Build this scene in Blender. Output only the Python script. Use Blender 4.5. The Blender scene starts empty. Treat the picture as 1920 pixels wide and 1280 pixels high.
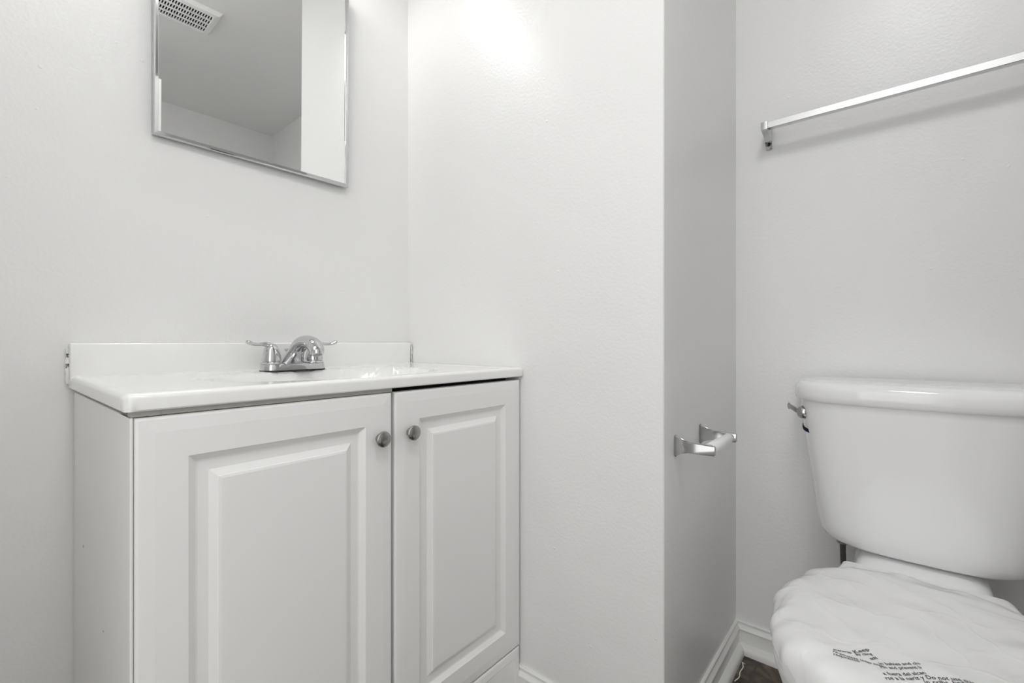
import bpy, bmesh, math, random
import numpy as np
from mathutils import Vector, Matrix
from mathutils.bvhtree import BVHTree

S = bpy.context.scene
COL = S.collection
PI = math.pi

# ------------------------------------------------------------------ camera, world, exposure
XB, YC, XD, YA, YE, XL, ZC = .8985, .3495, 1.456, 1.18, -1.47, -.22, 2.49
cam_d = bpy.data.cameras.new('camera')
cam = bpy.data.objects.new('camera', cam_d)
COL.objects.link(cam)
S.camera = cam
F_PX = 850.0
cam_d.sensor_width = 36.0
cam_d.lens = 36.0 * F_PX / 1920.0
cam_d.shift_y = 1.3 / 1920.0
cam_d.clip_start = .01
cam.location = (0, 0, .90)
cam.rotation_euler = (PI / 2, 0, math.atan2(708, 850) - PI / 2)

W = bpy.data.worlds.new('world')
S.world = W
W.use_nodes = True
W.node_tree.nodes['Background'].inputs['Color'].default_value = (.995, .998, 1, 1)
W.node_tree.nodes['Background'].inputs['Strength'].default_value = 1.95
BULB = 128.0
FILL_DOME = 21.5  # glow strength of the added ceiling fill lamp

S.view_settings.view_transform = 'Standard'
S.view_settings.look = 'None'
S.view_settings.gamma = 1
S.view_settings.use_curve_mapping = False
S.view_settings.exposure = 0.0
S.cycles.max_bounces = 16
S.cycles.diffuse_bounces = 10
S.cycles.glossy_bounces = 8
S.cycles.transparent_max_bounces = 12
S.cycles.caustics_reflective = False
S.cycles.sample_clamp_indirect = 6


# ------------------------------------------------------------------ materials
def nodes(name):
    m = bpy.data.materials.new(name)
    m.use_nodes = True
    nt = m.node_tree
    return m, nt, nt.nodes['Principled BSDF']


def link(nt, a, ao, b, bi):
    nt.links.new(a.outputs[ao], b.inputs[bi])


def mat(name, col, rough=.4, metal=0, bump=None, spec=.5, coat=0):
    """bump: list of (scale, strength, distance) noise layers in object space"""
    m, nt, p = nodes(name)
    p.inputs['Base Color'].default_value = (*col, 1)
    p.inputs['Roughness'].default_value = rough
    p.inputs['Metallic'].default_value = metal
    p.inputs['Specular IOR Level'].default_value = spec
    p.inputs['Coat Weight'].default_value = coat
    prev = None
    if bump:
        tc = nt.nodes.new('ShaderNodeTexCoord')
        for sc, st, di in bump:
            n = nt.nodes.new('ShaderNodeTexNoise')
            n.inputs['Scale'].default_value = sc
            n.inputs['Detail'].default_value = 3
            link(nt, tc, 'Object', n, 'Vector')
            b = nt.nodes.new('ShaderNodeBump')
            b.inputs['Strength'].default_value = st
            b.inputs['Distance'].default_value = di
            link(nt, n, 'Fac', b, 'Height')
            if prev:
                link(nt, prev, 'Normal', b, 'Normal')
            prev = b
        link(nt, prev, 'Normal', p, 'Normal')
    return m


WALLC = (.795, .794, .790)


def wall_mat(name, rough):
    m = mat(name, WALLC, rough, bump=[(150, .34, .0014), (9, .10, .004)])
    nt = m.node_tree
    # paint nibs: sparse raised specks
    p = nt.nodes['Principled BSDF']
    tc = nt.nodes.new('ShaderNodeTexCoord')
    v = nt.nodes.new('ShaderNodeTexVoronoi')
    v.inputs['Scale'].default_value = 14
    v.inputs['Randomness'].default_value = 1
    link(nt, tc, 'Object', v, 'Vector')
    r = nt.nodes.new('ShaderNodeMapRange')
    r.inputs['From Min'].default_value = .02
    r.inputs['From Max'].default_value = .05
    r.inputs['To Min'].default_value = 1
    r.inputs['To Max'].default_value = 0
    link(nt, v, 'Distance', r, 'Value')
    b = nt.nodes.new('ShaderNodeBump')
    b.inputs['Strength'].default_value = .5
    b.inputs['Distance'].default_value = .0015
    link(nt, r, 'Result', b, 'Height')
    old = p.inputs['Normal'].links[0].from_node
    link(nt, old, 'Normal', b, 'Normal')
    link(nt, b, 'Normal', p, 'Normal')
    return m


M = {}
M['wall'] = wall_mat('wall_paint', .33)
M['ceiling'] = mat('ceiling_paint', (.86, .86, .855), .8, bump=[(120, .15, .001)])
M['trim'] = mat('trim_paint', (.80, .80, .785), .3, bump=[(60, .08, .001)])
M['cabinet'] = mat('cabinet_thermofoil', (.84, .84, .835), .32)
M['cabinet_side'] = mat('cabinet_side_laminate', (.84, .835, .82), .4)
M['rail'] = mat('cabinet_rail', (.42, .42, .39), .5)
M['dark'] = mat('gap_shade', (.02, .02, .018), .8)  # near-black colour stands in for shade in gaps and slots
M['marble'] = mat('cultured_marble', (.84, .84, .83), .14, coat=.3)
M['china'] = mat('vitreous_china', (.89, .89, .893), .07, coat=.4)
M['chrome'] = mat('chrome', (.60, .605, .61), .05, 1)
M['satin'] = mat('satin_nickel', (.36, .352, .335), .24, 1)
M['dullchrome'] = mat('dull_chrome', (.50, .50, .50), .14, 1)
M['alu'] = mat('brushed_aluminium', (.78, .78, .78), .2, 1)
M['mirror'] = mat('mirror_glass', (.965, .97, .965), 0.0, 1)
M['plastic'] = mat('white_plastic', (.92, .92, .92), .3)
M['rubber'] = mat('black_rubber', (.02, .02, .02), .6)
M['hose'] = mat('braided_hose', (.10, .10, .095), .35, .6, bump=[(700, .6, .001)])
M['navy'] = mat('navy_ink', (.008, .010, .035), .4)
M['ink'] = mat('black_ink', (.03, .03, .03), .5)
M['grey'] = mat('aerator_grey', (.28, .28, .27), .4, .6)
M['caulk'] = mat('caulk', (.80, .80, .78), .5, bump=[(90, .5, .002)])
m, nt, p = nodes('frosted_shade')
p.inputs['Base Color'].default_value = (.9, .9, .89, 1)
p.inputs['Roughness'].default_value = .3
tl = nt.nodes.new('ShaderNodeBsdfTranslucent')
tl.inputs['Color'].default_value = (.95, .95, .94, 1)
mx = nt.nodes.new('ShaderNodeMixShader')
mx.inputs[0].default_value = .85
nt.links.new(p.outputs[0], mx.inputs[1])
nt.links.new(tl.outputs[0], mx.inputs[2])
nt.links.new(mx.outputs[0], nt.nodes['Material Output'].inputs['Surface'])
M['shade'] = m
M['doorpaint'] = mat('door_paint', (.84, .84, .83), .35)
M['scratch'] = mat('scratch_mark', (.22, .22, .21), .6)

m, nt, p = nodes('bulb_glass')
p.inputs['Base Color'].default_value = (1, 1, 1, 1)
p.inputs['Emission Color'].default_value = (1, .995, .982, 1)
p.inputs['Emission Strength'].default_value = BULB
M['bulb'] = m

m, nt, p = nodes('fill_lamp_opal')  # glowing cover of the added fill lamp
p.inputs['Base Color'].default_value = (1, 1, 1, 1)
p.inputs['Emission Color'].default_value = (1, .998, .992, 1)
p.inputs['Emission Strength'].default_value = FILL_DOME
M['opal'] = m

# floor: dark brown slate-look vinyl tile
m, nt, p = nodes('floor_vinyl')
tc = nt.nodes.new('ShaderNodeTexCoord')
n1 = nt.nodes.new('ShaderNodeTexNoise')
n1.inputs['Scale'].default_value = 14
n1.inputs['Detail'].default_value = 8
n1.inputs['Distortion'].default_value = 1.95
link(nt, tc, 'Object', n1, 'Vector')
cr = nt.nodes.new('ShaderNodeValToRGB')
cr.color_ramp.elements[0].position = .3
cr.color_ramp.elements[0].color = (.028, .020, .012, 1)
cr.color_ramp.elements[1].position = .75
cr.color_ramp.elements[1].color = (.16, .125, .085, 1)
link(nt, n1, 'Fac', cr, 'Fac')
bt = nt.nodes.new('ShaderNodeTexBrick')
bt.offset = 0
bt.inputs['Scale'].default_value = 1
bt.inputs['Brick Width'].default_value = .305
bt.inputs['Row Height'].default_value = .305
bt.inputs['Mortar Size'].default_value = .003
bt.inputs['Mortar'].default_value = (.05, .045, .04, 1)
mp = nt.nodes.new('ShaderNodeMapping')
mp.inputs['Location'].default_value = (.085, .02, 0)
link(nt, tc, 'Object', mp, 'Vector')
link(nt, mp, 'Vector', bt, 'Vector')
link(nt, cr, 'Color', bt, 'Color1')
link(nt, cr, 'Color', bt, 'Color2')
link(nt, bt, 'Color', p, 'Base Color')
p.inputs['Roughness'].default_value = .35
b = nt.nodes.new('ShaderNodeBump')
b.inputs['Strength'].default_value = .4
b.inputs['Distance'].default_value = .004
link(nt, n1, 'Fac', b, 'Height')
link(nt, b, 'Normal', p, 'Normal')
M['floor'] = m

# plastic film
m, nt, p = nodes('plastic_film')
out = nt.nodes['Material Output']
p.inputs['Base Color'].default_value = (.955, .955, .955, 1)
p.inputs['Roughness'].default_value = .2
tc = nt.nodes.new('ShaderNodeTexCoord')
n1 = nt.nodes.new('ShaderNodeTexNoise')
n1.noise_type = 'RIDGED_MULTIFRACTAL'
n1.inputs['Scale'].default_value = 7
n1.inputs['Detail'].default_value = 3
n1.inputs['Distortion'].default_value = .8
link(nt, tc, 'Object', n1, 'Vector')
b = nt.nodes.new('ShaderNodeBump')
b.inputs['Strength'].default_value = .8
b.inputs['Distance'].default_value = .012
link(nt, n1, 'Fac', b, 'Height')
v = nt.nodes.new('ShaderNodeTexVoronoi')
v.feature = 'DISTANCE_TO_EDGE'
v.inputs['Scale'].default_value = 13
n2 = nt.nodes.new('ShaderNodeTexNoise')
n2.inputs['Scale'].default_value = 11
n2.inputs['Detail'].default_value = 2
link(nt, tc, 'Object', n2, 'Vector')
va = nt.nodes.new('ShaderNodeVectorMath')
va.operation = 'MULTIPLY_ADD'
va.inputs[1].default_value = (.10, .10, .10)
link(nt, n2, 'Color', va, 0)
link(nt, tc, 'Object', va, 2)
link(nt, va, 'Vector', v, 'Vector')
r = nt.nodes.new('ShaderNodeMapRange')
r.inputs['From Min'].default_value = 0
r.inputs['From Max'].default_value = .09
r.inputs['To Min'].default_value = 1
r.inputs['To Max'].default_value = 0
link(nt, v, 'Distance', r, 'Value')
b2 = nt.nodes.new('ShaderNodeBump')
b2.inputs['Strength'].default_value = .3
b2.inputs['Distance'].default_value = .0018
link(nt, r, 'Result', b2, 'Height')
link(nt, b, 'Normal', b2, 'Normal')
link(nt, b2, 'Normal', p, 'Normal')
tl = nt.nodes.new('ShaderNodeBsdfTranslucent')
tl.inputs['Color'].default_value = (.9, .9, .9, 1)
tr = nt.nodes.new('ShaderNodeBsdfTransparent')
mx = nt.nodes.new('ShaderNodeMixShader')
mx.inputs[0].default_value = .18
mx2 = nt.nodes.new('ShaderNodeMixShader')
mx2.inputs[0].default_value = .10
nt.links.new(p.outputs[0], mx.inputs[1])
nt.links.new(tl.outputs[0], mx.inputs[2])
nt.links.new(mx.outputs[0], mx2.inputs[1])
nt.links.new(tr.outputs[0], mx2.inputs[2])
nt.links.new(mx2.outputs[0], out.inputs['Surface'])
M['film'] = m


# ------------------------------------------------------------------ helpers
def obj(name, bm, material, parent=None, smooth=None, recalc=True):
    if recalc:
        bmesh.ops.recalc_face_normals(bm, faces=bm.faces[:])
    me = bpy.data.meshes.new(name)
    bm.to_mesh(me)
    bm.free()
    if material is not None:
        me.materials.append(M[material])
    o = bpy.data.objects.new(name, me)
    COL.objects.link(o)
    if smooth is not None:
        me.polygons.foreach_set('use_smooth', [True] * len(me.polygons))
        me.set_sharp_from_angle(angle=math.radians(smooth))
    if parent is not None:
        o.parent = parent
        o.matrix_parent_inverse = Matrix.Translation(parent.location).inverted()
    return o


def thing(name, loc, label, cat, group=None):
    o = bpy.data.objects.new(name, None)
    o.empty_display_size = .05
    o.location = loc
    COL.objects.link(o)
    return tag(o, label, cat, group)


def tag(o, label, cat, group=None):
    o['label'] = label
    o['category'] = cat
    if group:
        o['group'] = group
    return o


def struct(name, bm, material, smooth=None, parent=None):
    o = obj(name, bm, material, parent, smooth)
    if parent is None:
        o['kind'] = 'structure'
    return o


def box(bm, x0, x1, y0, y1, z0, z1, bevel=0, seg=2):
    r = bmesh.ops.create_cube(bm, size=1, matrix=Matrix.Translation(
        ((x0 + x1) / 2, (y0 + y1) / 2, (z0 + z1) / 2)) @ Matrix.Diagonal((x1 - x0, y1 - y0, z1 - z0, 1)))
    if bevel:
        es = list({e for v in r['verts'] for e in v.link_edges})
        bmesh.ops.bevel(bm, geom=es, offset=bevel, segments=seg, profile=.5, affect='EDGES')
    return bm


def BX(*a, **k):
    return box(bmesh.new(), *a, **k)


def loft(bm, rings, cap0=True, cap1=True, closed=True):
    vr = [[bm.verts.new(p) for p in r] for r in rings]
    n = len(vr[0])
    for a, b in zip(vr[:-1], vr[1:]):
        for i in range(n if closed else n - 1):
            j = (i + 1) % n
            bm.faces.new((a[i], a[j], b[j], b[i]))
    if cap0:
        bm.faces.new(vr[0][::-1])
    if cap1:
        bm.faces.new(vr[-1])
    return bm


def lathe(bm, prof, origin, axis=(0, 0, 1), n=32, cap0=True, cap1=True):
    ax = Vector(axis).normalized()
    q = Vector((0, 0, 1)).rotation_difference(ax).to_matrix()
    o = Vector(origin)
    rings = []
    for r, h in prof:
        rings.append([o + q @ Vector((r * math.cos(2 * PI * i / n), r * math.sin(2 * PI * i / n), h)) for i in range(n)])
    return loft(bm, rings, cap0, cap1)


def tube(bm, pts, rad, n=12):
    pts = [Vector(p) for p in pts]
    rings = []
    up = Vector((0, 0, 1))
    for i, p in enumerate(pts):
        t = (pts[min(i + 1, len(pts) - 1)] - pts[max(i - 1, 0)]).normalized()
        a = t.cross(up)
        if a.length < 1e-3:
            a = t.cross(Vector((1, 0, 0)))
        a.normalize()
        c = a.cross(t)
        r = rad[i] if isinstance(rad, (list, tuple)) else rad
        ru, rv = r if isinstance(r, tuple) else (r, r)
        rings.append([p + a * ru * math.cos(2 * PI * k / n) + c * rv * math.sin(2 * PI * k / n) for k in range(n)])
    return loft(bm, rings)


def spline(pts, k=6):
    """Catmull-Rom through points of any dimension"""
    P = [np.array(p, float) for p in pts]
    P = [2 * P[0] - P[1]] + P + [2 * P[-1] - P[-2]]
    out = []
    for i in range(1, len(P) - 2):
        for j in range(k):
            t = j / k
            a, b_, c, d = P[i - 1], P[i], P[i + 1], P[i + 2]
            out.append(.5 * (2 * b_ + (c - a) * t + (2 * a - 5 * b_ + 4 * c - d) * t * t + (3 * b_ - a - 3 * c + d) * t ** 3))
    out.append(P[-2])
    return out


def prism(bm, poly, axis, a0, a1, bevel=0):
    """extrude polygon (list of 2d) along axis 'x'|'y'|'z'"""
    def P(u, v, a):
        return {'x': (a, u, v), 'y': (u, a, v), 'z': (u, v, a)}[axis]
    v0 = [bm.verts.new(P(u, v, a0)) for u, v in poly]
    v1 = [bm.verts.new(P(u, v, a1)) for u, v in poly]
    n = len(poly)
    for i in range(n):
        j = (i + 1) % n
        bm.faces.new((v0[i], v0[j], v1[j], v1[i]))
    f0 = bm.faces.new(v0[::-1])
    f1 = bm.faces.new(v1)
    if bevel:
        es = list({e for f in (f0, f1) for e in f.edges})
        bmesh.ops.bevel(bm, geom=es, offset=bevel, segments=2, profile=.5, affect='EDGES')
    return bm


# ------------------------------------------------------------------ room shell
T = .1
struct('floor', BX(XL - 2.2, XD + T, YE - T, YA + T, -T, 0), 'floor')
struct('ceiling', BX(XL - T, XD + T, YE - T, YA + T, ZC, ZC + T), 'ceiling')
struct('wall_back', BX(XL - T, XB, YA, YA + T, 0, ZC), 'wall')
# chase beside the vanity: its long face and its return share a rounded arris
ch = BX(XB, XB + T, YC, YA + T, 0, ZC)
es = [e for e in ch.edges if all(abs(v.co.x - XB) < 1e-5 and abs(v.co.y - YC) < 1e-5 for v in e.verts)]
bmesh.ops.bevel(ch, geom=es, offset=.004, segments=3, profile=.5, affect='EDGES')
struct('wall_right', ch, 'wall', 40)
struct('wall_alcove_back', BX(XB + T, XD, YC, YC + T, 0, ZC), 'wall')
struct('wall_alcove_right', BX(XD, XD + T, YE - T, YC + T, 0, ZC), 'wall')
struct('wall_front', BX(XL - T, XD, YE - T, YE, 0, ZC), 'wall')
DY0, DY1, DZ = -.19, .55, 2.07
bm = bmesh.new()
box(bm, XL - T, XL, DY1, YA, 0, ZC)
box(bm, XL - T, XL, YE, DY0, 0, ZC)
box(bm, XL - T, XL, DY0, DY1, DZ, ZC)
struct('wall_left', bm, 'wall')

# door leaf swung into the room behind the photographer
dr = struct('door_1', BX(XL + .005, .512, DY0 - .035, DY0, .012, 2.06, bevel=.002), 'doorpaint')
bm = bmesh.new()
lathe(bm, [(.024, 0), (.026, .003), (.012, .006), (.011, .03), (.026, .045), (.029, .058), (.022, .068), (.004, .071)],
      (.45, DY0, .96), (0, 1, 0), 24)
struct('door_handle', bm, 'satin', 40, dr)


# travel so that the room is on the left-hand side; corners are mitred at the shared ends
def molding_run(name, a, b, m0, m1):
    """one wall's run from a to b; m0/m1: +1 inner corner, -1 outer corner, 0 square end"""
    prof = [(0, .083), (.0055, .083), (.0072, .0815), (.0075, .0785), (.0070, .0768), (.0052, .0758), (.0060, .0738), (.0085, .0700), (.0110, .0665),
            (.0130, .0645), (.0135, .0625), (.0130, .0610), (.0108, .0600), (.0108, .0245), (.0165, .0240), (.022, .022), (.026, .0175), (.0285, .011), (.029, 0), (0, 0)]
    A, B_ = Vector((*a, 0)), Vector((*b, 0))
    d_ = (B_ - A).normalized()
    n_ = Vector((-d_.y, d_.x, 0))
    r0 = [A + n_ * q + d_ * q * m0 + Vector((0, 0, h)) for q, h in prof]
    r1 = [B_ + n_ * q - d_ * q * m1 + Vector((0, 0, h)) for q, h in prof]
    return struct(name, loft(bmesh.new(), [r0, r1]), 'trim', 35)


molding_run('baseboard_alcove_right', (XD, YE), (XD, YC), 1, 1)
molding_run('baseboard_alcove_back', (XD, YC), (XB, YC), 1, -1)
molding_run('baseboard_right', (XB, YC), (XB, .735), -1, 0)
molding_run('baseboard_front', (XL, YE), (XD, YE), 1, 1)

# ------------------------------------------------------------------ vanity cabinet
DYF = .715                      # plane of the door fronts
CX0, CX1 = .128, .893
van = thing('vanity_cabinet', (.51, .95, 0), 'white two-door bathroom vanity cabinet with raised panel doors and round knobs', 'cabinet')
bm = bmesh.new()
box(bm, CX0, CX0 + .016, DYF + .020, YA - .004, 0, .806, bevel=.0006, seg=1)
box(bm, CX0 - .0007, CX0 + .0025, DYF + .002, .776, .002, .806, bevel=.0004, seg=1)
obj('side_panel', bm, 'cabinet_side', van)
bm = bmesh.new()
box(bm, CX1 - .016, CX1, DYF + .070, YA - .004, 0, .806)
obj('side_panel', bm, 'cabinet_side', van)
obj('back_panel', BX(CX0 + .016, CX1 - .016, YA - .012, YA - .004, 0, .806), 'cabinet_side', van)
obj('bottom_shelf', BX(CX0 + .016, CX1 - .016, DYF + .022, YA - .012, .12, .136), 'cabinet_side', van)
bm = bmesh.new()
box(bm, CX0 + .0005, CX0 + .030, DYF + .004, DYF + .020, .8068, .8135)
obj('corner_block', bm, 'rail', van)
obj('top_rail', BX(CX0 + .0305, .512, DYF + .006, DYF + .024, .8066, .8135), 'rail', van)
obj('front_rail', BX(.512, CX1, DYF + .05, DYF + .068, .76, .8135), 'dark', van)  # painted black for the deep shade under the countertop
obj('center_stile', BX(.497, .527, DYF + .022, DYF + .040, .136, .806), 'dark', van)  # black colour stands in for shade between the doors


def panel_front(name, x0, x1, z0, z1, prof, parent, material='cabinet', th=.018):
    """a moulded door front; prof = (inset, depth behind the front plane)"""
    bm = bmesh.new()
    rings = []
    for ins, dep in [(0, th)] + prof:
        y = DYF + dep
        rings.append([(x0 + ins, y, z0 + ins), (x1 - ins, y, z0 + ins), (x1 - ins, y, z1 - ins), (x0 + ins, y, z1 - ins)])
    loft(bm, rings)
    return obj(name, bm, material, parent)


DPROF = [(0, .0045), (.0012, .0022), (.004, .0012), (.018, .0002), (.0205, 0), (.056, 0), (.0575, .0012), (.0655, .0068),
         (.068, .0074), (.081, .0074), (.0825, .0066), (.0905, .0026), (.0915, .0012), (.095, .0004), (.097, .0004)]


def knob(parent, x, z):
    bm = bmesh.new()
    lathe(bm, [(.0085, 0), (.0080, .004), (.0095, .007), (.0132, .0095), (.0143, .0115), (.0143, .0145),
               (.0134, .0158), (.0128, .0160), (.0120, .0168), (.007, .0180), (.001, .0184)], (x, DYF, z), (0, -1, 0), 36)
    return obj('knob', bm, 'satin', parent, 32)


d1 = panel_front('door', .1315, .5085, .139, .8055, DPROF, van)
knob(d1, .4810, .7245)
d2 = panel_front('door', .5160, .8905, .139, .8055, DPROF, van)
knob(d2, .5490, .7258)
panel_front('base_panel', .1315, .8895, .004, .1345, [(0, .0045), (.0012, .0022), (.004, .0012), (.016, .0002), (.0185, 0), (.021, .0008), (.024, .0008)], van)
# long scratch and small nicks on the side panel
for (y0, z0, y1, z1, w) in ((.745, .40, .742, .335, .0007), (1.07, .55, 1.07, .545, .0012), (.89, .475, .89, .4735, .0015), (.742, .62, .741, .50, .0004)):
    bm = BX(CX0 - .0004, CX0 - .0001, -w, w, z1 - z0, 0)
    for v in bm.verts:
        v.co.y += y0 + (y1 - y0) * (v.co.z / (z1 - z0))
        v.co.z += z0
    obj('scratch', bm, 'scratch', van)

# ------------------------------------------------------------------ countertop with moulded basin and backsplash
KX0, KX1, KY0, KY1, KZ, KT = .120, .8965, .7116, 1.178, .8345, .0205
ct = thing('countertop', (.51, .95, KZ - KT), 'white cultured marble vanity top with moulded sink basin and low backsplash', 'countertop')


def ease(a0, a1, n, fine=(0, .0007, .002, .0035, .006, .010)):
    return [a0 + f_ for f_ in fine] + list(np.linspace(a0 + .02, a1 - .02, n)) + [a1 - f_ for f_ in reversed(fine)]


gx, gy = ease(KX0, KX1, 90), ease(KY0, KY1, 60)


def ctop(x, y):
    r = .0055
    z = KZ
    for dd in (x - KX0, y - KY0):
        if dd < r:
            z -= r - math.sqrt(max(0, r * r - (r - dd) ** 2))
    q = math.hypot((x - .508) / .235, (y - .915) / .150)
    if q < 1.12:
        if q > 1:
            t = (1.12 - q) / .12
            z -= .0025 * t * t * (3 - 2 * t)
        else:
            z -= .0025 + .12 * (1 - q * q) ** .75 * 1.0
    # gentle coved rise to the backsplash and a slightly raised drip edge
    e = min(x - KX0, y - KY0, KX1 - x)
    z += .0022 * math.exp(-((e - .010) / .012) ** 2) * (1 if e > .004 else .3)
    return z


def corner(x, y):
    r = .014
    a, c = (KX0 + r - x) / r, (KY0 + r - y) / r
    if a > 0 and c > 0:
        a2, c2 = a * math.sqrt(1 - c * c / 2), c * math.sqrt(1 - a * a / 2)
        return KX0 + r - a2 * r, KY0 + r - c2 * r
    return x, y


bm = bmesh.new()
V = [[bm.verts.new((*corner(x, y), ctop(x, y))) for x in gx] for y in gy]
for j in range(len(gy) - 1):
    for i in range(len(gx) - 1):
        bm.faces.new((V[j][i], V[j][i + 1], V[j + 1][i + 1], V[j + 1][i]))
loop = V[0][:] + [V[j][-1] for j in range(1, len(gy))] + V[-1][-2::-1] + [V[j][0] for j in range(len(gy) - 2, 0, -1)]
prev = loop
for zz, ins in ((KZ - KT + .002, 0), (KZ - KT, .002)):
    cur = []
    for v in loop:
        x, y = v.co.x, v.co.y
        if ins:
            x = min(max(x, KX0 + ins), KX1 - ins)
            y = min(max(y, KY0 + ins), KY1 - ins)
        cur.append(bm.verts.new((x, y, zz)))
    for i in range(len(loop)):
        j = (i + 1) % len(loop)
        bm.faces.new((prev[i], prev[j], cur[j], cur[i]))
    prev = cur
# underside ring with the basin bowl left open inside the cabinet
ox, oy = .508, .915
inner = []
for v in prev:
    dx, dy = v.co.x - ox, v.co.y - oy
    q = math.hypot(dx / .25, dy / .165)
    inner.append(bm.verts.new((ox + dx / q, oy + dy / q, KZ - KT)))
for i in range(len(prev)):
    j = (i + 1) % len(prev)
    bm.faces.new((prev[i], prev[j], inner[j], inner[i]))
obj('slab', bm, 'marble', ct, 40)
obj('backsplash', BX(KX0, .8925, YA - .022, YA - .002, KZ - .004, .8985, bevel=.003, seg=3), 'marble', ct, 40)
bm = bmesh.new()
lathe(bm, [(.021, 0), (.022, .002), (.017, .003), (.015, .001), (.003, .001)], (.508, .915, KZ - .122), n=24)
obj('drain', bm, 'chrome', ct, 40)
# ragged caulk where the backsplash ends meet the walls
random.seed(4)
bm = bmesh.new()
pts = [(.8945 + random.uniform(-.001, .001), YA - .023 + random.uniform(-.001, .001), z) for z in np.linspace(KZ + .001, .897, 9)]
tube(bm, pts, [random.uniform(.0014, .003) for _ in pts], 7)
obj('caulk', bm, 'caulk', ct, 60)
bm = bmesh.new()
pts = [(KX0 - .001, YA - .006 + random.uniform(-.001, .001), z) for z in np.linspace(KZ - .012, .888, 8)]
tube(bm, pts, [random.uniform(.002, .0042) for _ in pts], 7)
obj('caulk', bm, 'caulk', ct, 60)

# ------------------------------------------------------------------ faucet
FX, FY, FZ = .494, 1.085, KZ
fau = thing('faucet', (FX, FY, FZ), 'chrome two-handle centerset faucet standing on the white vanity top', 'faucet')


def stadium(hl, hr, z, n=14, bulge=0):
    o = []
    for s in (1, -1):
        for i in range(n + 1):
            a = -PI / 2 + PI * i / n
            o.append((FX + s * (hl - hr) + s * hr * math.cos(a), FY + s * hr * math.sin(a), z))
    return o


bm = bmesh.new()
loft(bm, [stadium(.0745, .0275, FZ - .0005), stadium(.0745, .0275, FZ + .0018)])
obj('gasket', bm, 'rubber', fau, 40)
bm = bmesh.new()
loft(bm, [stadium(.0735, .0265, FZ + .0018), stadium(.073, .026, FZ + .0115), stadium(.0715, .0245, FZ + .0148), stadium(.068, .021, FZ + .0162)])
obj('base_plate', bm, 'chrome', fau, 40)
for s in (-1, 1):
    hx = FX + s * .050
    bm = bmesh.new()
    lathe(bm, [(.0215, FZ + .0155), (.0222, FZ + .0180), (.0200, FZ + .0205), (.0185, FZ + .0212), (.0185, FZ + .0228), (.0204, FZ + .0236),
               (.0200, FZ + .029), (.0186, FZ + .038), (.0162, FZ + .048), (.0128, FZ + .056), (.0080, FZ + .0612), (.001, FZ + .0630)], (hx, FY, 0), n=36)
    h = obj('handle', bm, 'chrome', fau, 40)
    bm = bmesh.new()
    pts = spline([(hx + s * .001, FY, FZ + .0555), (hx + s * .011, FY - .001, FZ + .0605), (hx + s * .022, FY - .003, FZ + .061), (hx + s * .035, FY - .005, FZ + .0605),
                  (hx + s * .046, FY - .006, FZ + .063), (hx + s * .053, FY - .007, FZ + .0665), (hx + s * .056, FY - .007, FZ + .0675)], 5)
    rr = spline([(.009, .007), (.0085, .006), (.0062, .0042), (.0055, .0036), (.0074, .0045), (.0068, .0046), (.001, .001)], 5)
    tube(bm, pts, [tuple(np.maximum(r, .0005)) for r in rr], 16)
    obj('lever', bm, 'chrome', h, 50)
# spout: broad foot leaning towards the basin and nosing over into a hooded outlet
bm = bmesh.new()
spine = spline([(FY + .006, FZ + .010, .030, .014), (FY + .000, FZ + .026, .0235, .0135), (FY - .014, FZ + .044, .0180, .0140), (FY - .036, FZ + .060, .0165, .0150),
                (FY - .066, FZ + .0665, .0165, .0145), (FY - .092, FZ + .0625, .0165, .0138), (FY - .108, FZ + .052, .0160, .0132), (FY - .113, FZ + .044, .0150, .0128)], 6)
rings = []
for i, s_ in enumerate(spine):
    a = spine[min(i + 1, len(spine) - 1)] - spine[max(i - 1, 0)]
    ty, tz = a[0], a[1]
    L = math.hypot(ty, tz)
    ny, nz = -tz / L, ty / L          # in-plane normal
    ring = []
    for k in range(28):
        th = 2 * PI * k / 28
        c_, n_ = math.cos(th), math.sin(th)
        e = .8
        u = s_[2] * math.copysign(abs(c_) ** e, c_)
        v = s_[3] * math.copysign(abs(n_) ** e, n_)
        ring.append((FX + u, s_[0] + ny * v, s_[1] + nz * v))
    rings.append(ring)
loft(bm, rings)
sp = obj('spout', bm, 'chrome', fau, 50)
bm = bmesh.new()
ad = Vector((0, -.35, -1)).normalized()
lathe(bm, [(.0128, -.004), (.0128, .005), (.0118, .0065), (.0095, .0065)], (FX, FY - .1135, FZ + .0435), ad, 28)
obj('aerator', bm, 'chrome', sp, 40)
bm = bmesh.new()
lathe(bm, [(.0096, .0064), (.0096, .0068), (.001, .0068)], (FX, FY - .1135, FZ + .0435), ad, 24)
obj('outlet_screen', bm, 'grey', sp, 40)
bm = bmesh.new()
lathe(bm, [(.0028, 0), (.0028, .044), (.0058, .046), (.0062, .048), (.0062, .050), (.004, .0515), (.001, .052)], (FX - .002, FY + .030, FZ - .001), n=20)
obj('lift_rod', bm, 'chrome', fau, 40)

# ------------------------------------------------------------------ medicine cabinet, door hung a hair ajar on its left hinge
MX0, MX1, MZ0, MZ1 = .2444, .6805, 1.330, 1.89
med = thing('medicine_cabinet', (MX0, YA - .004, MZ0), 'mirrored medicine cabinet with thin chrome frame set into the wall above the vanity', 'cabinet')


def rect_ring(ins, y):
    return [(MX0 + ins, y, MZ0 + ins), (MX1 - ins, y, MZ0 + ins), (MX1 - ins, y, MZ1 - ins), (MX0 + ins, y, MZ1 - ins)]


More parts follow.
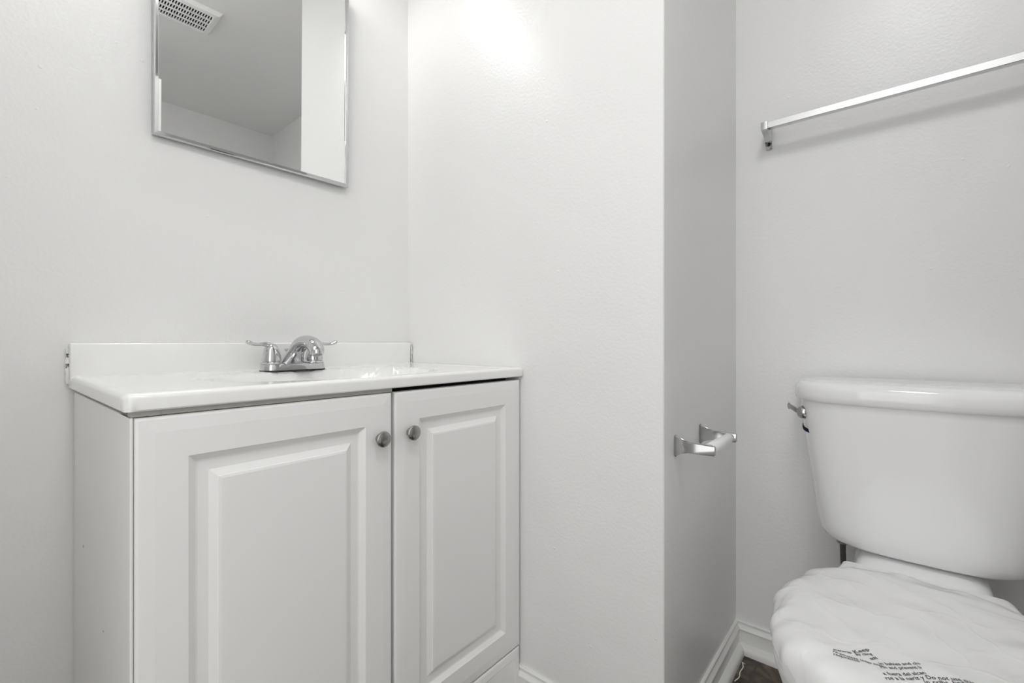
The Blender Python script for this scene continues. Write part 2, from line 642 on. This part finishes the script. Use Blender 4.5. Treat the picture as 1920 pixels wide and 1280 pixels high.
bm = bmesh.new()
prof = [(.0005, YA - .0045), (0, YA - .0100), (.0012, YA - .0128), (.0028, YA - .0140), (.0036, YA - .0142), (.0084, YA - .0150), (.0090, YA - .0148), (.0092, YA - .0095)]
loft(bm, [rect_ring(a, y) for a, y in prof], False, False)
fr = obj('frame', bm, 'chrome', med)
bm = bmesh.new()
loft(bm, [rect_ring(.006, YA - .0048), rect_ring(.006, YA - .0100)])
mi = obj('mirror', bm, 'mirror', med)
bm = bmesh.new()
loft(bm, [rect_ring(.009, YA - .0008), rect_ring(.009, YA - .0042)])
obj('cabinet_rim', bm, 'alu', med)
# swing the door about its left edge so that its free edge stands slightly proud
for o in (fr, mi):
    o.data.transform(Matrix.Translation((MX0, YA - .0045, MZ0)) @ Matrix.Rotation(math.radians(-.95), 4, 'Z') @ Matrix.Rotation(math.radians(.4), 4, 'X') @ Matrix.Translation((-MX0, -(YA - .0045), -MZ0)))

# ------------------------------------------------------------------ vanity light over the mirror
LZ, LY = 2.08, 1.075
vl = thing('vanity_light', (.395, YA, LZ), 'chrome bar light with three white bell shades above the mirrored cabinet', 'light')
obj('backplate', BX(.17, .62, YA - .03, YA - .001, LZ - .055, LZ + .055, bevel=.006), 'chrome', vl, 40)
for i in range(3):
    x = .25 + .145 * i
    bm = bmesh.new()
    lathe(bm, [(.024, 0), (.024, .03), (.018, .032)], (x, YA - .03, LZ + .066), (0, -1, 0), 20)
    tube(bm, [(x, YA - .06, LZ + .066), (x, LY + .012, LZ + .072), (x, LY, LZ + .066), (x, LY, LZ + .012)], .010, 12)
    so = obj('socket', bm, 'chrome', vl, 40)
    bm = bmesh.new()
    bmesh.ops.create_icosphere(bm, subdivisions=2, radius=.022, matrix=Matrix.Translation((x, LY, LZ)))
    obj('bulb', bm, 'bulb', vl, 60)
    bm = bmesh.new()
    sh = [(.018, LZ + .062), (.030, LZ + .060), (.040, LZ + .048), (.047, LZ + .025), (.053, LZ - .005), (.057, LZ - .018),
          (.054, LZ - .018), (.050, LZ - .005), (.044, LZ + .025), (.037, LZ + .046), (.028, LZ + .057), (.016, LZ + .059)]
    lathe(bm, sh, (x, LY, 0), n=32)
    obj('lamp_shade', bm, 'shade', vl, 50)

# ------------------------------------------------------------------ added fill lamp on the ceiling, unseen, brightens the alcove and doors
cl = thing('added_fill_lamp', (.16, -.10, ZC), 'added unseen fill lamp, a round opal disc on the ceiling', 'light')
bm = bmesh.new()
lathe(bm, [(.212, ZC - .0005), (.214, ZC - .012), (.202, ZC - .018)], (.16, -.10, 0), n=40)
obj('rim', bm, 'chrome', cl, 40)
bm = bmesh.new()
lathe(bm, [(.200, ZC - .018), (.198, ZC - .040), (.18, ZC - .054), (.13, ZC - .064), (.07, ZC - .068), (.002, ZC - .069)], (.16, -.10, 0), n=40)
obj('diffuser', bm, 'opal', cl, 60)

# ------------------------------------------------------------------ exhaust fan grille on the ceiling (seen in the mirror)
VX0, VX1, VY0, VY1 = .455, .755, -.43, -.205
fan = thing('exhaust_fan', (.605, -.32, ZC), 'white slotted exhaust fan grille on the ceiling, seen in the mirror', 'fan')
bm = bmesh.new()


def vr(ins, z):
    return [(VX0 + ins, VY0 + ins, z), (VX1 - ins, VY0 + ins, z), (VX1 - ins, VY1 - ins, z), (VX0 + ins, VY1 - ins, z)]


loft(bm, [vr(0, ZC - .001), vr(0, ZC - .006), vr(.012, ZC - .018), vr(.030, ZC - .021), vr(.032, ZC - .016)], True, False)
obj('frame', bm, 'plastic', fan)
bm = bmesh.new()
loft(bm, [vr(.0305, ZC - .004), vr(.0305, ZC - .008)])
obj('backing', bm, 'dark', fan)  # black sheet stands in for the shade behind the slots
bm = bmesh.new()
gx0, gx1, gy0, gy1 = VX0 + .030, VX1 - .030, VY0 + .030, VY1 - .030
nrow, ncol = 4, 22
for i in range(nrow + 1):
    y = gy0 + (gy1 - gy0) * i / nrow
    box(bm, gx0, gx1, max(gy0, y - .0045), min(gy1, y + .0045), ZC - .0205, ZC - .016)
for i in range(ncol + 1):
    x = gx0 + (gx1 - gx0) * i / ncol
    box(bm, max(gx0, x - .0022), min(gx1, x + .0022), gy0, gy1, ZC - .0200, ZC - .016)
obj('grille', bm, 'plastic', fan)

# ------------------------------------------------------------------ towel bar
TX, TZ = 1.394, 1.4875
tb = thing('towel_bar', (XD, 0, TZ), 'chrome square towel bar mounted high on the wall above the toilet', 'towel bar')
obj('bar', BX(TX - .0085, TX + .0085, -.345, .255, TZ - .0085, TZ + .0085, bevel=.0008, seg=1), 'alu', tb)
for y0 in (.2545, -.367):
    bm = bmesh.new()
    poly = [(TX - .0105, TZ + .0105), (TX - .0105, TZ - .0100)]
    for i in range(9):
        a = PI / 2 * i / 8
        poly.append((TX + .008 + .048 * math.sin(a) ** 1.4, TZ - .012 - .026 * (1 - math.cos(a))))
    poly += [(XD - .003, TZ - .043), (XD - .0005, TZ - .043), (XD - .0005, TZ + .0145), (XD - .004, TZ + .0145), (XD - .009, TZ + .0105)]
    prism(bm, poly, 'y', y0, y0 + .0155, bevel=.0012)
    br = obj('bracket', bm, 'chrome', tb, 30)
    bm = bmesh.new()
    lathe(bm, [(.0028, -.004), (.0028, .002), (.002, .0026), (.0005, .0026)], (XD - .012, y0 + .0078, TZ - .0335), (-.3, 0, -1), 12)
    obj('set_screw', bm, 'rubber', br)

# ------------------------------------------------------------------ toilet paper holder
PZ = .681
tp = thing('toilet_paper_holder', (1.04, YC, PZ), 'chrome toilet paper holder with empty white roller on the alcove wall', 'toilet paper holder')
for x0 in (.9545, 1.1195):
    bm = bmesh.new()
    ya = YC
    up = [(ya - .0005, PZ + .0225), (ya - .003, PZ + .0225), (ya - .006, PZ + .019), (ya - .011, PZ + .0145), (ya - .018, PZ + .0118), (ya - .028, PZ + .0108), (ya - .078, PZ + .0100), (ya - .081, PZ + .0085)]
    poly = up + [(y, 2 * PZ - z) for y, z in reversed(up)]
    prism(bm, poly, 'x', x0, x0 + .0095, bevel=.0015)
    obj('bracket', bm, 'dullchrome', tp, 30)
bm = bmesh.new()
lathe(bm, [(.0045, 0), (.0045, .006), (.0112, .0065), (.0122, .0085), (.0122, .080), (.0117, .0815), (.0108, .082), (.0108, .1455), (.0100, .147), (.0045, .1475), (.0045, .1555)],
      (.964, YC - .067, PZ), (1, 0, 0), 28)
obj('roller', bm, 'plastic', tp, 40)

# ------------------------------------------------------------------ toilet
TYC = -.048
toi = thing('toilet', (1.1, TYC, 0), 'white two-piece toilet in the alcove with its bowl under a plastic bag', 'toilet')


def tank_ring(w, xf, xb, z, ef=3.0, n=64):
    """bowed front, square back"""
    o = []
    xm = xb - .045
    for i in range(n):
        a = 2 * PI * i / n
        c, s = math.cos(a), math.sin(a)
        if c >= 0:                                   # front half
            e = 2 / ef
            o.append((xm - (xm - xf) * abs(c) ** e, TYC + w * math.copysign(abs(s) ** e, s), z))
        else:
            e = 2 / 9
            o.append((xm + (xb - xm) * abs(c) ** e, TYC + w * math.copysign(abs(s) ** e, s), z))
    return o


bm = bmesh.new()
XBK = XD - .020
R_ = []
for z, w, xf in ((.4300, .120, 1.305), (.4315, .145, 1.285), (.4365, .163, 1.2715), (.445, .1745, 1.2635), (.458, .1815, 1.259), (.475, .185, 1.2565), (.56, .197, 1.2495), (.65, .2095, 1.243), (.73, .2195, 1.2385), (.7605, .2225, 1.237)):
    R_.append(tank_ring(w, xf, XBK - .004, z, 3.1))
loft(bm, R_)
obj('tank', bm, 'china', toi, 60)
bm = bmesh.new()
R_ = []
for z, w, xf in ((.7605, .2265, 1.2345), (.7615, .2305, 1.2305), (.766, .2335, 1.2275), (.775, .235, 1.226), (.788, .235, 1.226), (.798, .2325, 1.2285), (.8045, .226, 1.235), (.8085, .214, 1.247), (.8105, .19, 1.27), (.811, .14, 1.31)):
    R_.append(tank_ring(w, xf, XBK, z, 3.0))
loft(bm, R_)
obj('tank_lid', bm, 'china', toi, 60)

# flush lever on the tank's left end
LN = Vector((-.38, .925, 0))                  # outward normal of the tank's rounded front corner
LT = Vector((.925, .38, 0))
LP = Vector((1.312, TYC + .2085, .7285))
lv = bmesh.new()
lathe(lv, [(.0165, -.010), (.0165, .002), (.0155, .007), (.0120, .0125), (.006, .0155), (.001, .0165)], LP, LN, 24)
lev = obj('flush_lever', lv, 'dullchrome', toi, 60)
bm = bmesh.new()
pts = spline([LP + LN * .010, LP + LN * .014 + LT * .012 + Vector((0, 0, .003)), LP + LN * .017 + LT * .034 + Vector((0, 0, .006)), LP + LN * .018 + LT * .058 + Vector((0, 0, .007)), LP + LN * .018 + LT * .063 + Vector((0, 0, .007))], 5)
tube(bm, pts, [(.0035, .0065)] * (len(pts) - 6) + [(.0035, .0085)] * 5 + [(.0015, .003)], 12)
obj('lever_arm', bm, 'satin', lev, 60)

# curling remnant of a navy label on the tank's rounded corner
bm = bmesh.new()
v0, v1 = [], []
for i in range(9):
    t = i / 8
    q = LP + Vector((0, 0, -.0275 - .016 * t - .003 * math.sin(t * PI))) + LT * (.006 - .030 * t) + LN * (.0015 + .0035 * math.sin(t * PI) - .013 * t * t)
    hw = .0042 if 0 < i < 8 else .0012
    v0.append(bm.verts.new(q + Vector((0, 0, hw)) - LN * .001))
    v1.append(bm.verts.new(q - Vector((0, 0, hw)) + LN * .001))
for i in range(8):
    bm.faces.new((v0[i], v0[i + 1], v1[i + 1], v1[i]))
bmesh.ops.solidify(bm, geom=bm.faces[:], thickness=.0005)
lb = obj('label_scrap', bm, 'navy', toi, 40)
lb['label'] = 'dark navy torn label curling under the flush lever'


def egg(xf, xb, w, z, n=56, e=2.2):
    o = []
    xm = xf + (xb - xf) * .56
    for i in range(n):
        a = 2 * PI * i / n
        c, s = math.cos(a), math.sin(a)
        k = 2 / e if c >= 0 else 2 / 2.6
        ln = (xm - xf) if c >= 0 else (xb - xm)
        o.append((xm - ln * math.copysign(abs(c) ** k, c), TYC + w * math.copysign(abs(s) ** (2 / e), s), z))
    return o


bm = bmesh.new()
R_ = [egg(.92, 1.40, .112, 0), egg(.92, 1.40, .112, .02), egg(.945, 1.39, .100, .06), egg(.935, 1.37, .102, .14), egg(.87, 1.34, .125, .22),
      egg(.80, 1.30, .155, .29), egg(.765, 1.265, .172, .35), egg(.755, 1.255, .178, .385), egg(.758, 1.252, .175, .392), egg(.775, 1.24, .16, .394)]
loft(bm, R_)
obj('bowl', bm, 'china', toi, 60)
# deck that carries the tank: flares into the bowl rim
bm = bmesh.new()
R_ = []
for x, w, z in ((1.10, .172, .388), (1.15, .170, .391), (1.185, .160, .396), (1.205, .145, .402), (1.222, .128, .410), (1.24, .117, .419), (1.26, .112, .4255), (1.30, .112, .428), (1.38, .115, .428), (1.40, .112, .426)):
    ring = []
    for k in range(24):
        a = PI * k / 23
        c, s = math.cos(a), math.sin(a)
        ring.append((x, TYC + w * math.copysign(abs(c) ** .45, c), z - .075 + .075 * abs(s) ** .35))
    R_.append([(x, TYC + w * .92, z - .12)] + ring + [(x, TYC - w * .92, z - .12)])
loft(bm, R_)
obj('tank_deck', bm, 'china', toi, 50)
bm = bmesh.new()
loft(bm, [egg(.752, 1.198, .181, .3945), egg(.748, 1.20, .185, .398), egg(.748, 1.20, .185, .408), egg(.752, 1.198, .181, .412)])
obj('seat', bm, 'plastic', toi, 50)
bm = bmesh.new()
loft(bm, [egg(.752, 1.198, .181, .4125), egg(.746, 1.202, .186, .416), egg(.746, 1.202, .186, .424), egg(.755, 1.195, .178, .4295), egg(.80, 1.16, .14, .4325), egg(.9, 1.08, .05, .4335)])
obj('seat_lid', bm, 'plastic', toi, 50)

# ------------------------------------------------------------------ water supply hose behind the bowl
hs = thing('water_supply_hose', (1.385, .09, .20), 'dark braided water hose under the left end of the toilet tank', 'hose')
bm = bmesh.new()
pts = spline([(1.368, .088, .412), (1.369, .087, .37), (1.378, .085, .30), (1.40, .10, .23), (1.425, .13, .19), (1.4555, .14, .185)], 6)
tube(bm, pts, .0062, 12)
obj('hose', bm, 'hose', hs, 60)
bm = bmesh.new()
lathe(bm, [(.0105, .410), (.0125, .4105), (.0125, .424), (.017, .4245), (.017, .4355)], (1.368, .088, 0), n=8)
obj('coupling_nut', bm, 'grey', hs, 30)


# ------------------------------------------------------------------ plastic bag draped over the closed seat (small cloth relaxation)
FOLDS = [  # crease lines of the crumpled film: start, end, height, half width
    ((1.165, .086), (1.02, -.16), .0045, .010), ((1.150, .030), (1.137, -.17), .0035, .009), ((.949, .168), (1.060, .125), .006, .007),
    ((.875, .158), (1.005, .127), .006, .008), ((.945, .080), (.868, .022), .006, .008), ((.868, .022), (.800, -.002), .005, .007),
    ((.820, .105), (.834, .064), .005, .007), ((.831, .140), (.790, .070), .005, .008), ((1.10, .10), (1.19, .05), .004, .006),
    ((1.08, -.02), (.93, -.10), .003, .014), ((1.00, .05), (.90, .10), .003, .010), ((.90, -.03), (.80, -.12), .003, .012)]


def drape():
    rng = np.random.default_rng(7)
    nx, ny, h = 76, 84, .0095
    x0, y0 = 1.25, .355
    I, J = np.meshgrid(np.arange(nx), np.arange(ny), indexing='ij')
    P = np.zeros((nx, ny, 3))
    sq = .95
    P[..., 0] = x0 - I * h * sq
    P[..., 1] = y0 - J * h * sq
    P[..., 2] = .458
    for k in range(40):
        kx, ky = rng.normal(0, 30, 2)
        P[..., 2] += .0014 * np.sin(kx * P[..., 0] + ky * P[..., 1] + rng.uniform(0, 2 * PI))
    cons = []
    idx = np.arange(nx * ny).reshape(nx, ny)
    for (di, dj, rest, stf) in ((1, 0, h, .95), (0, 1, h, .95), (1, 1, h * 2 ** .5, .6), (1, -1, h * 2 ** .5, .6), (2, 0, 2 * h, .25), (0, 2, 2 * h, .25), (4, 0, 4 * h, .12), (0, 4, 4 * h, .12)):
        if dj >= 0:
            a, b_ = idx[:nx - di, :ny - dj], idx[di:, dj:]
            ii, jj = I[:nx - di, :ny - dj], J[:nx - di, :ny - dj]
        else:
            a, b_ = idx[:nx - di, -dj:], idx[di:, :dj]
            ii, jj = I[:nx - di, -dj:], J[:nx - di, -dj:]
        key = (ii // max(di, 1)) % 2 if di else (jj // max(dj, 1)) % 2
        for kk in (0, 1):
            m_ = key == kk
            cons.append((a[m_], b_[m_], rest, stf))
    X = P.reshape(-1, 3)
    O = X.copy()
    waves = [(rng.normal(0, 34), rng.normal(0, 34), rng.uniform(0, 6.3)) for _ in range(10)]

    def relief(x, y):
        """air trapped under the film and the creases pressed into it"""
        z = np.zeros_like(x)
        for kx, ky, ph in waves:
            z += .0009 * np.sin(kx * x + ky * y + ph)
        for (ax, ay), (bx, by), hh, wd in FOLDS:
            ux, uy = bx - ax, by - ay
            L2 = ux * ux + uy * uy
            t = np.clip(((x - ax) * ux + (y - ay) * uy) / L2, 0, 1)
            d_ = np.hypot(x - ax - t * ux, y - ay - t * uy)
            z += hh * np.exp(-d_ / wd) * np.sin(PI * np.clip(t, .05, .95)) ** .5
        return z

    def collide(X, O):
        x, y, z = X[:, 0], X[:, 1], X[:, 2]
        zt = .4395 + relief(x, y)
        wid = np.where(z > .40, 1.0, 1.0 - .50 * np.clip((.40 - z) / .3, 0, 1))
        dx, dy = x - .985, y - TYC
        th = np.arctan2(dy, dx)
        rip = 1 + .018 * np.sin(9 * th + 1.0) + .014 * np.sin(17 * th + 14 * z) + .012 * np.sin(31 * th - 20 * z)
        ax_ = np.where(dx > 0, .232, .248) * wid * rip
        ay_ = .216 * wid * rip
        q = (np.abs(dx / ax_) ** 2.3 + np.abs(dy / ay_) ** 2.3) ** (1 / 2.3) + 1e-9
        top = zt - .026 * np.clip((q - .80) / .20, 0, 1) ** 2
        ins = (q < 1) & (z < top)
        up = ins & (top - z < (1 - q) * .2 + .004)
        X[up, 2] = top[up]
        O[up, :2] += .9 * (X[up, :2] - O[up, :2])
        sd = ins & ~up
        X[sd, 0] = .985 + dx[sd] / q[sd]
        X[sd, 1] = TYC + dy[sd] / q[sd]
        O[sd] += .5 * (X[sd] - O[sd])
        dk = (x > 1.18) & (np.abs(y - TYC) < .125) & (z < .431) & (z > .36)
        X[dk, 2] = .431
        O[dk, :2] = X[dk, :2]
        fl = z < .004
        X[fl, 2] = .004
        O[fl, :2] = X[fl, :2]
        X[:, 0] = np.minimum(X[:, 0], 1.25)
        return X, O
    dt2g = 9.8 * (1 / 60) ** 2 * .25
    for step in range(230):
        V_ = (X - O) * .96
        O = X.copy()
        X = X + V_
        X[:, 2] -= dt2g
        for it in range(6):
            for a, b_, rest, stf in cons:
                d_ = X[b_] - X[a]
                L = np.sqrt((d_ * d_).sum(1)) + 1e-9
                c_ = (.5 * stf * (L - rest) / L)[:, None] * d_
                if rest > 1.9 * h:
                    c_[L > rest * .975] = 0        # bending only: resists folding up
                X[a] += c_
                X[b_] -= c_
            X, O = collide(X, O)
    return X.reshape(nx, ny, 3)


def bag_edge(y):
    """the bag's open rear edge, as far back as the film reaches"""
    e = np.interp(y, [-.5, -.19, -.16, -.14, .045, .07, .12, .17, .20, .30], [1.17, 1.195, 1.205, 1.235, 1.238, 1.222, 1.165, 1.105, 1.065, 1.00])
    return e + .004 * math.sin(70 * y) + .003 * math.sin(151 * y + 1)


BAG = drape()
# the bag is gathered in against the bowl below the rim
low = np.clip((.375 - BAG[..., 2]) / .25, 0, 1)
for ax_, c_ in ((0, 1.0), (1, TYC)):
    BAG[..., ax_] = c_ + (BAG[..., ax_] - c_) * (1 - .42 * low ** .9)
nx, ny = BAG.shape[:2]
bm = bmesh.new()
V = [[bm.verts.new(BAG[i, j]) for j in range(ny)] for i in range(nx)]
for i in range(nx - 1):
    for j in range(ny - 1):
        c_ = (BAG[i, j] + BAG[i + 1, j + 1]) / 2
        if c_[0] < bag_edge(c_[1]):
            bm.faces.new((V[i][j], V[i + 1][j], V[i + 1][j + 1], V[i][j + 1]))
bmesh.ops.delete(bm, geom=[v for v in bm.verts if not v.link_faces], context='VERTS')
bag = obj('plastic_bag', bm, 'film', None, 180)
tag(bag, 'translucent white plastic bag with printed warnings draped over the toilet seat', 'plastic bag')
md = bag.modifiers.new('subdivision', 'SUBSURF')
md.levels = md.render_levels = 1

# printed suffocation warning, wrapped on to the film
dg = bpy.context.evaluated_depsgraph_get()
ev = bag.evaluated_get(dg)
bvh = BVHTree.FromObject(ev, dg)
ib = bmesh.new()


def print_text(s, x, y, ang, length, size=.0082, italic=0, lift=.0007):
    """ang: turn from the -Y direction towards +X, degrees"""
    cu = bpy.data.curves.new('t', 'FONT')
    cu.body = s
    cu.size = size
    cu.shear = italic
    cu.offset = size * .012
    cu.resolution_u = 2
    to = bpy.data.objects.new('t', cu)
    COL.objects.link(to)
    dg2 = bpy.context.evaluated_depsgraph_get()
    me = bpy.data.meshes.new_from_object(to.evaluated_get(dg2))
    bpy.data.objects.remove(to)
    bpy.data.curves.remove(cu)
    t = bmesh.new()
    t.from_mesh(me)
    wd = max(v.co.x for v in t.verts)
    for v in t.verts:
        v.co.x *= length / wd
    bpy.data.meshes.remove(me)
    bmesh.ops.subdivide_edges(t, edges=[e for e in t.edges if e.calc_length() > .004], cuts=2)
    a = math.radians(ang)
    ux = Vector((math.sin(a), -math.cos(a)))
    uy = Vector((math.cos(a), math.sin(a)))
    mp_ = {}
    for v in t.verts:
        q = Vector((x, y)) + ux * v.co.x + uy * v.co.y
        hit = bvh.ray_cast(Vector((q.x, q.y, .8)), Vector((0, 0, -1)))
        z = hit[0].z if hit[0] else .44
        mp_[v] = ib.verts.new((q.x, q.y, z + lift))
    for f in t.faces:
        try:
            ib.faces.new([mp_[v] for v in f.verts])
        except ValueError:
            pass
    t.free()


for args in (('overwrap', .828, .0643, 31, .025, .007), ('Keep', .844, .0396, 50, .0267, .0085), ('re-poussee les', .8232, .0646, 11, .0398, .007), ('by cling', .8400, .0376, 38, .0237, .0075),
             ('respiration', .8165, .0636, 15, .0316, .007), ('les voies', .8294, .0254, 6, .018, .0075), ('all', .8400, .0206, 45, .011, .0075),
             ('in babies and chi', .8347, .0105, 35, .0542), ('rth and prevent b', .8265, .0093, 34, .0537), ('a fuera del alcan', .8125, .0057, 37, .056),
             ('rse a la nariz y', .8045, .0034, 37, .051), ('de portée des jeu', .7905, -.0022, 38, .052), ('Do not use this', .8360, -.0391, 24, .054, .0095), ('in cribs, beds', .8260, -.0369, 27, .05)):
    print_text(*args)
tx = obj('printed_text', ib, 'ink', bag, recalc=False)

# ------------------------------------------------------------------ strand of old caulk on the floor by the alcove baseboard
bm = bmesh.new()
pts = spline([(1.30, YC - .034, .003), (1.32, YC - .040, .004), (1.345, YC - .037, .003), (1.36, YC - .041, .010), (1.375, YC - .036, .012), (1.385, YC - .040, .004)], 5)
tube(bm, pts, .0014, 6)
tag(obj('caulk_strand', bm, 'caulk', None, 60), 'loose white strand of caulk on the floor beside the alcove baseboard', 'debris')
